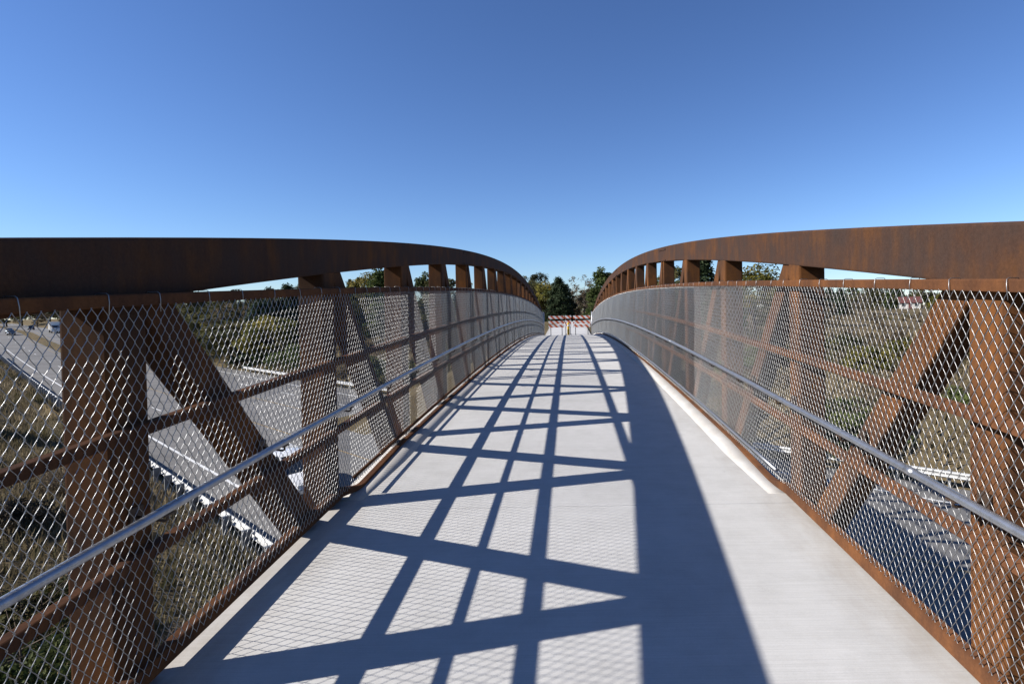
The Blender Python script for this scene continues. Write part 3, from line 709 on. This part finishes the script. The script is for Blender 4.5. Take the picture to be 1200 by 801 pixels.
make_lib('shrub_olive', 'bush', 2.2, 1.7, .05, 5000, .075, 'leaf_olive', 2, seed=8)
make_lib('shrub_brown', 'bush', 2.0, 1.6, .05, 3500, .07, 'leaf_brown', 8, True, seed=9)
make_lib('shrub_green', 'bush', 2.6, 1.8, .06, 6000, .075, 'leaf_green', 2, seed=10)
make_lib('shrub_dry', 'bush', 1.7, 1.5, .035, 1500, .055, 'leaf_brown', 22, True, seed=12)
make_lib('shrub_yellow', 'bush', 2.2, 1.7, .05, 4500, .075, 'leaf_yellow', 3, seed=13)
vr = random.Random(21)
def plant(key, x, y, height, lab, wide=1.0, group=None, z=None):
    tm, cm, h = LIB[key]; k = height/h; shrub = key.startswith('shrub')
    t = empty('shrub' if shrub else ('conifer_tree' if 'cedar' in key else 'tree'), (x, y, H(x, y)-0.05 if z is None else z), vr.uniform(0, 6.28), label=lab, cat='shrub' if shrub else 'tree', group=group or ('shrubs around the highway' if shrub else 'trees around the highway'))
    t.scale = (k*wide, k*wide, k)
    for nm, me in (('stem' if shrub else 'trunk', tm), ('foliage' if shrub else 'crown', cm)):
        o = bpy.data.objects.new(nm, me); col.objects.link(o); o.parent = t
def tree_px(key, px, d, ytop, lab, wide=1.0):
    x, y = at(px, d); ztop = float(ray(px, ytop)[2]*d); z = H(x, y)
    plant(key, x, y, max(1.0, ztop-z), lab, wide)
# beyond the far end of the bridge
tree_px('cedar', 655, 66, 325, 'dark green cedar straight behind the left barricade', 1.25)
tree_px('cedar', 663, 70, 333, 'lower dark cedar directly behind the yellow bollard', 1.3)
tree_px('yellow', 638, 74, 326, 'yellow green tree at the far end of the left arch')
tree_px('olive', 629, 84, 318, 'thin olive tree rising over the far end of the left truss')
tree_px('bare', 684, 76, 319, 'bare grey brown tree behind the right barricade', 1.1)
tree_px('brown', 676, 72, 339, 'low brown tree behind the gap between the barricades', 1.2)
tree_px('green', 707, 63, 312, 'leafy green tree at the far end of the right arch', 1.25)
tree_px('green', 697, 60, 332, 'lower green tree just right of the right barricade', 1.2)
tree_px('olive', 692, 88, 336, 'olive tree in the distance past the right barricade', 1.2)
tree_px('cedar', 645, 88, 340, 'dark cedar half hidden behind the end of the left fence', 1.3)
# behind the right truss
tree_px('yellow', 886, 58, 303, 'bright yellow green tree framed by the second and third right posts', 1.25)
tree_px('cedar2', 826, 62, 300, 'dark cedar seen between the third and fourth right posts', 1.3)
tree_px('olive', 794, 70, 310, 'olive tree seen between the fourth and fifth right posts')
tree_px('green', 852, 72, 322, 'green tree behind the third right post', 1.2)
tree_px('cedar', 905, 90, 338, 'dark cedar behind the base of the yellow green tree', 1.3)
tree_px('olive', 930, 95, 345, 'rounded olive tree behind the second right post', 1.3)
tree_px('brown', 962, 85, 342, 'brown tree on the field just right of the second right post', 1.2)
tree_px('cedar', 985, 120, 338, 'dark cedar on the horizon left of the red roofed house', 1.4)
tree_px('olive', 1018, 125, 336, 'olive tree on the horizon nearest the left end of the red roofed house', 1.3)
tree_px('green', 1042, 165, 342, 'green tree right behind the distant red roofed house on the right', 1.4)
tree_px('yellow', 1100, 120, 343, 'yellow green tree on the horizon right of the red roofed house', 1.3)
tree_px('cedar', 1130, 110, 335, 'dark cedar on the right horizon behind the nearest right diagonal', 1.3)
tree_px('bare', 1008, 100, 338, 'bare tree standing on the right field', 1.2)
tree_px('olive', 1180, 90, 330, 'olive tree behind the nearest right post', 1.3)
for px, d, yt, key, lab in ((950, 150, 333, 'olive', 'olive tree on the horizon just right of the second right post'), (972, 170, 337, 'cedar', 'small dark cedar on the horizon above the right field'), (1000, 180, 334, 'green', 'green tree on the horizon between two cedars at right'),
        (1030, 175, 335, 'olive', 'broad olive tree on the horizon left of the right red roof'), (1052, 205, 334, 'cedar', 'dark cedar rising behind the right red roof'), (1080, 200, 337, 'olive', 'olive tree touching the right end of the right red roof'), (1112, 160, 333, 'green', 'green tree on the right horizon beside the nearest diagonal'), (1150, 150, 332, 'olive', 'olive tree on the right horizon between diagonal and nearest post')):
    tree_px(key, px, d, yt, lab, 1.5)
# left, beyond the highway
tree_px('yellow', 437, 96, 314, 'tall yellow green tree behind the left truss, second panel', 1.0)
tree_px('green', 447, 88, 308, 'tall green tree beside the third left post', 0.9)
tree_px('cedar2', 421, 112, 326, 'narrow dark cedar left of the yellow green tree')
tree_px('cedar2', 411, 118, 328, 'narrow dark cedar close behind the second left post')
tree_px('cedar', 338, 92, 334, 'broad dark cedar just left of the second left post', 1.2)
tree_px('cedar', 318, 100, 338, 'dark cedar on the bank, second left of the second left post', 1.2)
tree_px('olive', 366, 104, 330, 'olive tree behind the second left post', 1.2)
tree_px('olive', 298, 92, 340, 'leafy olive tree on the far bank beside the bare tree', 1.6)
tree_px('olive', 282, 108, 338, 'tall olive tree on the far bank in the first left panel', 1.2)
tree_px('yellow', 258, 100, 362, 'small yellow tree below the left red roofed house', 1.2)
tree_px('olive', 236, 105, 358, 'low olive tree on the bank left of the red roofed house', 1.6)
tree_px('green', 262, 112, 344, 'green tree on the far bank right of the left red roofed house', 1.6)
tree_px('cedar', 306, 84, 352, 'low dark cedar near the end of the far guardrail', 1.5)
tree_px('olive', 276, 84, 372, 'low spreading olive tree above the far left guardrail', 1.8)
tree_px('yellow', 316, 80, 366, 'low yellow tree above the far guardrail in the first left panel', 1.5)
tree_px('olive', 222, 96, 384, 'low olive tree behind the nearest left diagonal by the road', 1.8)
tree_px('olive', 222, 130, 338, 'olive tree at the top of the nearest left diagonal', 1.2)
tree_px('cedar', 205, 150, 342, 'dark cedar behind the nearest left diagonal', 1.2)
tree_px('bare', 270, 86, 352, 'bare tree on the far bank in the first left panel', 1.2)
tree_px('yellow', 480, 80, 345, 'yellow tree behind the third left post', 1.2)
tree_px('green', 500, 92, 318, 'green tree behind the fourth left post')
tree_px('olive', 525, 84, 322, 'olive tree behind the left truss beside the fourth post', 1.1)
tree_px('olive', 404, 80, 352, 'bushy olive tree on the bank right of the second left post', 1.2)
# left horizon along the highway
for k, (px, d, yt, key, lab) in enumerate([(8, 270, 358, 'olive', 'olive tree at the left edge of the picture above the cars'), (26, 285, 352, 'yellow', 'yellow tree above the highway near the left edge'), (44, 260, 360, 'brown', 'brown tree above the highway left of the nearest left post'),
     (58, 290, 350, 'olive', 'taller olive tree just left of the nearest left post'), (82, 240, 356, 'cedar', 'dark cedar hidden behind the nearest left post'), (-14, 250, 356, 'green', 'green tree just past the left edge along the highway')]):
    tree_px(key, px, d, yt, lab, 1.5)
# trees west of the near embankment that throw shade on its grass
for x, y, hgt, lab in ((-47, 27, 9, 'tall cedar on the near embankment, farthest up the highway'), (-40, 20, 8, 'tall cedar on the near embankment, second up the highway'), (-30, 13, 8, 'cedar on the near embankment, nearest the bridge'), (-60, 36, 9, 'olive tree at the far end of the near embankment')):
    plant('cedar' if 'cedar' in lab else 'olive', x, y, hgt, lab, 1.1)
# shrubs
SH = [('shrub_green', 1000, 27, 3.2, 'green shrub just beyond the far guardrail at right'), ('shrub_green', 1024, 28.5, 2.4, 'smaller green shrub just beyond the far guardrail, right of the larger one'),
      ('shrub_yellow', 1020, 40, 2.4, 'yellow shrub on the right bank above the guardrail'), ('shrub_yellow', 1060, 44, 2.2, 'yellow shrub higher on the right bank'),
      ('shrub_brown', 1050, 52, 2.0, 'brown shrub in the right field'), ('shrub_dry', 1090, 33, 1.6, 'dry leafless shrub on the right bank near the guardrail'),
      ('shrub_green', 1140, 29, 2.0, 'green shrub beside the nearest right post'), ('shrub_brown', 1120, 42, 2.0, 'brown shrub behind the nearest right diagonal'),
      ('shrub_olive', 985, 50, 2.6, 'olive shrub on the right bank near the second right post'), ('shrub_dry', 1035, 34, 1.6, 'dry leafless shrub between the green and yellow shrubs at right'),
      ('shrub_olive', 900, 46, 2.8, 'olive shrub behind the right fence below the yellow green tree'), ('shrub_green', 872, 44, 2.8, 'green shrub behind the right fence by the third post'),
      ('shrub_brown', 830, 50, 2.6, 'brown shrub behind the right fence by the fourth post'), ('shrub_yellow', 785, 52, 2.8, 'yellow shrub behind the right fence by the fifth post'),
      ('shrub_green', 324, 82, 4.2, 'large green shrub just above the far guardrail in the first left panel'), ('shrub_green', 342, 74, 4.5, 'dark green shrub beside the second left post above the guardrail'),
      ('shrub_olive', 300, 90, 3.0, 'olive shrub on the far bank above the guardrail end'), ('shrub_yellow', 268, 96, 2.8, 'yellow shrub on the far bank left of the guardrail end'),
      ('shrub_brown', 285, 98, 3.2, 'brown shrub higher on the far left bank'), ('shrub_olive', 248, 112, 3.5, 'olive shrub at the foot of the left bank trees'),
      ('shrub_brown', 420, 62, 3.0, 'brown shrub above the guardrail in the second left panel'), ('shrub_green', 446, 58, 4.0, 'green shrub above the guardrail by the third left post'),
      ('shrub_olive', 475, 56, 3.2, 'olive shrub behind the third left post'), ('shrub_yellow', 505, 54, 3.0, 'yellow shrub behind the left fence in the fourth panel'), ('shrub_olive', 540, 56, 3.2, 'olive shrub behind the left fence in the fifth panel'),
      ('shrub_green', 12, 8.2, 1.5, 'green shrub low in the left bottom corner below the handrail'), ('shrub_olive', 36, 10.5, 1.4, 'olive shrub left of the nearest left post near the bottom'),
      ('shrub_green', 55, 7.0, 1.2, 'leafy shrub at the foot of the nearest left post'), ('shrub_dry', 205, 8.6, 1.3, 'dry twiggy shrub right of the nearest left post'),
      ('shrub_olive', 222, 10.2, 1.2, 'olive grass clump shrub below the near guardrail'), ('shrub_dry', 250, 9.6, 1.1, 'dry twiggy shrub close to the bridge edge at left'),
      ('shrub_dry', 190, 7.4, 1.1, 'brown twiggy shrub at the lower left beside the bottom rail'), ('shrub_brown', 20, 16, 1.2, 'brown shrub on the shaded embankment at the left edge'), ('shrub_dry', 60, 20, 1.1, 'dry shrub on the embankment above the handrail at left')]
for key, px, d, hgt, lab in SH:
    x, y = at(px, d); plant(key, x, y, hgt, lab)

# uncountable growth: dry grass, weeds on the banks, far woods
def scatter_cards(name, pts, size, mat, tint, up=1.0, label=None, cat=None):
    n = len(pts); az = rng.uniform(0, 6.28, n); lean = rng.normal(0, .35, (n, 2)); sz = size*rng.uniform(.5, 1.5, n)
    side = np.stack([np.cos(az), np.sin(az), 0*az], 1)*(sz*.10)[:, None]
    tip = np.stack([lean[:, 0]*sz, lean[:, 1]*sz, sz*up], 1)
    V = np.stack([pts-side, pts+side, pts+tip], 1).reshape(-1, 3); F = np.arange(n*3).reshape(-1, 3)
    me = np_mesh(name, V, F, False); at_ = me.attributes.new('tint', 'FLOAT', 'POINT'); at_.data.foreach_set('value', np.repeat(np.clip(tint, 0, 1), 3).astype(np.float32))
    o = link(name, me, M[mat]); tag(o, label, cat, None, 'stuff'); return o
def region(n, s0, s1, D0, D1, clump=0.5):
    s = rng.uniform(s0, s1, n*2); D = rng.uniform(D0, D1, n*2)
    k = np.sin(s*.9+np.sin(D*1.3)*2)+np.sin(D*.8+1+np.sin(s*.37)*2); keep = rng.uniform(-2, 2, n*2) < k+1.0-clump
    s, D = s[keep][:n], D[keep][:n]
    p = np.array([(*xy(a, c), 0) for a, c in zip(s, D)])
    ok = ~((np.abs(p[:, 0]) < 4.0) & (p[:, 1] > 34) & (p[:, 1] < 70)); p, s, D = p[ok], s[ok], D[ok]; p[:, 2] = [H(a, c)-.02 for a, c in p[:, :2]]
    t = .5+.25*np.sin(s*.23+1)*np.sin(D*.31)+rng.normal(0, .18, len(p)); return p, t
p, t = region(38000, 2, 46, -9, 6.0)
scatter_cards('dry_grass', p, .30, 'grass', t, label='dry tan and green grass on the near embankment below the left fence', cat='grass')
p, t = region(9000, 46, 130, -6, 6.0)
scatter_cards('dry_grass', p, .45, 'grass', t, label='dry grass strip behind the near guardrail farther up the highway', cat='grass')
p, t = region(45000, -45, 110, 28.6, 75)
scatter_cards('weeds', p, .62, 'grass', t, label='tall dry weeds covering the bank beyond the far guardrail', cat='weeds')
def far_woods():
    P = []; T = []; r = rng
    for k in range(760):
        px = r.uniform(-500, 1700); d = r.uniform(230, 520)
        v = ray(px, 366-.0175*(px-666)); s_, D_ = sD(v[0]*d, d)
        if D_ < 45 or D_ > 900: continue
        hgt = r.uniform(5, 9.5); rad = hgt*.42; z = H(v[0]*d, d); tt = r.normal(.45, .25)
        m = 110; w = r.normal(size=(m, 3)); w /= np.linalg.norm(w, axis=1)[:, None]; w *= r.uniform(.5, 1, (m, 1))
        P.append(np.array([v[0]*d, d, z+hgt*.52])+w*np.array([rad, rad, hgt*.5])); T.append(np.full(m, tt)+r.normal(0, .15, m))
    P = np.concatenate(P); T = np.concatenate(T); N = rng.normal(size=P.shape); N /= np.linalg.norm(N, axis=1)[:, None]
    o = link('far_woods', leaf_mesh('far_woods', P, N, .95, T, M['leaf_olive']), None)
    tag(o, 'distant strip of olive woods along the horizon', 'woods', None, 'stuff')
far_woods()
def brush(n, s0, s1, D0, D1, lab, mat, hgt):
    P = []; T = []; r = rng
    for k in range(n):
        s_ = r.uniform(s0, s1); D_ = D0+(D1-D0)*r.uniform(0, 1)**1.3; x, y = xy(s_, D_)
        if abs(x) < 4.5 and y > 34: continue
        h_ = hgt*r.uniform(.5, 1.4); rad = h_*r.uniform(.7, 1.3); tt = r.normal(.45, .22); m = 130
        w = r.normal(size=(m, 3)); w /= np.linalg.norm(w, axis=1)[:, None]; w *= r.uniform(.35, 1, (m, 1)); w[:, 2] = np.abs(w[:, 2])
        P.append(np.array([x, y, H(x, y)])+w*np.array([rad, rad, h_])); T.append(np.full(m, tt)+r.normal(0, .17, m))
    P = np.concatenate(P); T = np.concatenate(T); N = rng.normal(size=P.shape); N /= np.linalg.norm(N, axis=1)[:, None]
    o = link('brush', leaf_mesh('brush', P, N, .13, T, M[mat], .35), None)
    tag(o, lab, 'brush', None, 'stuff')
brush(620, -45, 100, 30, 130, 'low brown brush covering the bank and field beyond the far guardrail', 'leaf_brown', 1.1)
brush(60, -45, 110, 31, 130, 'scattered olive brush on the bank beyond the far guardrail', 'leaf_olive', 1.2)
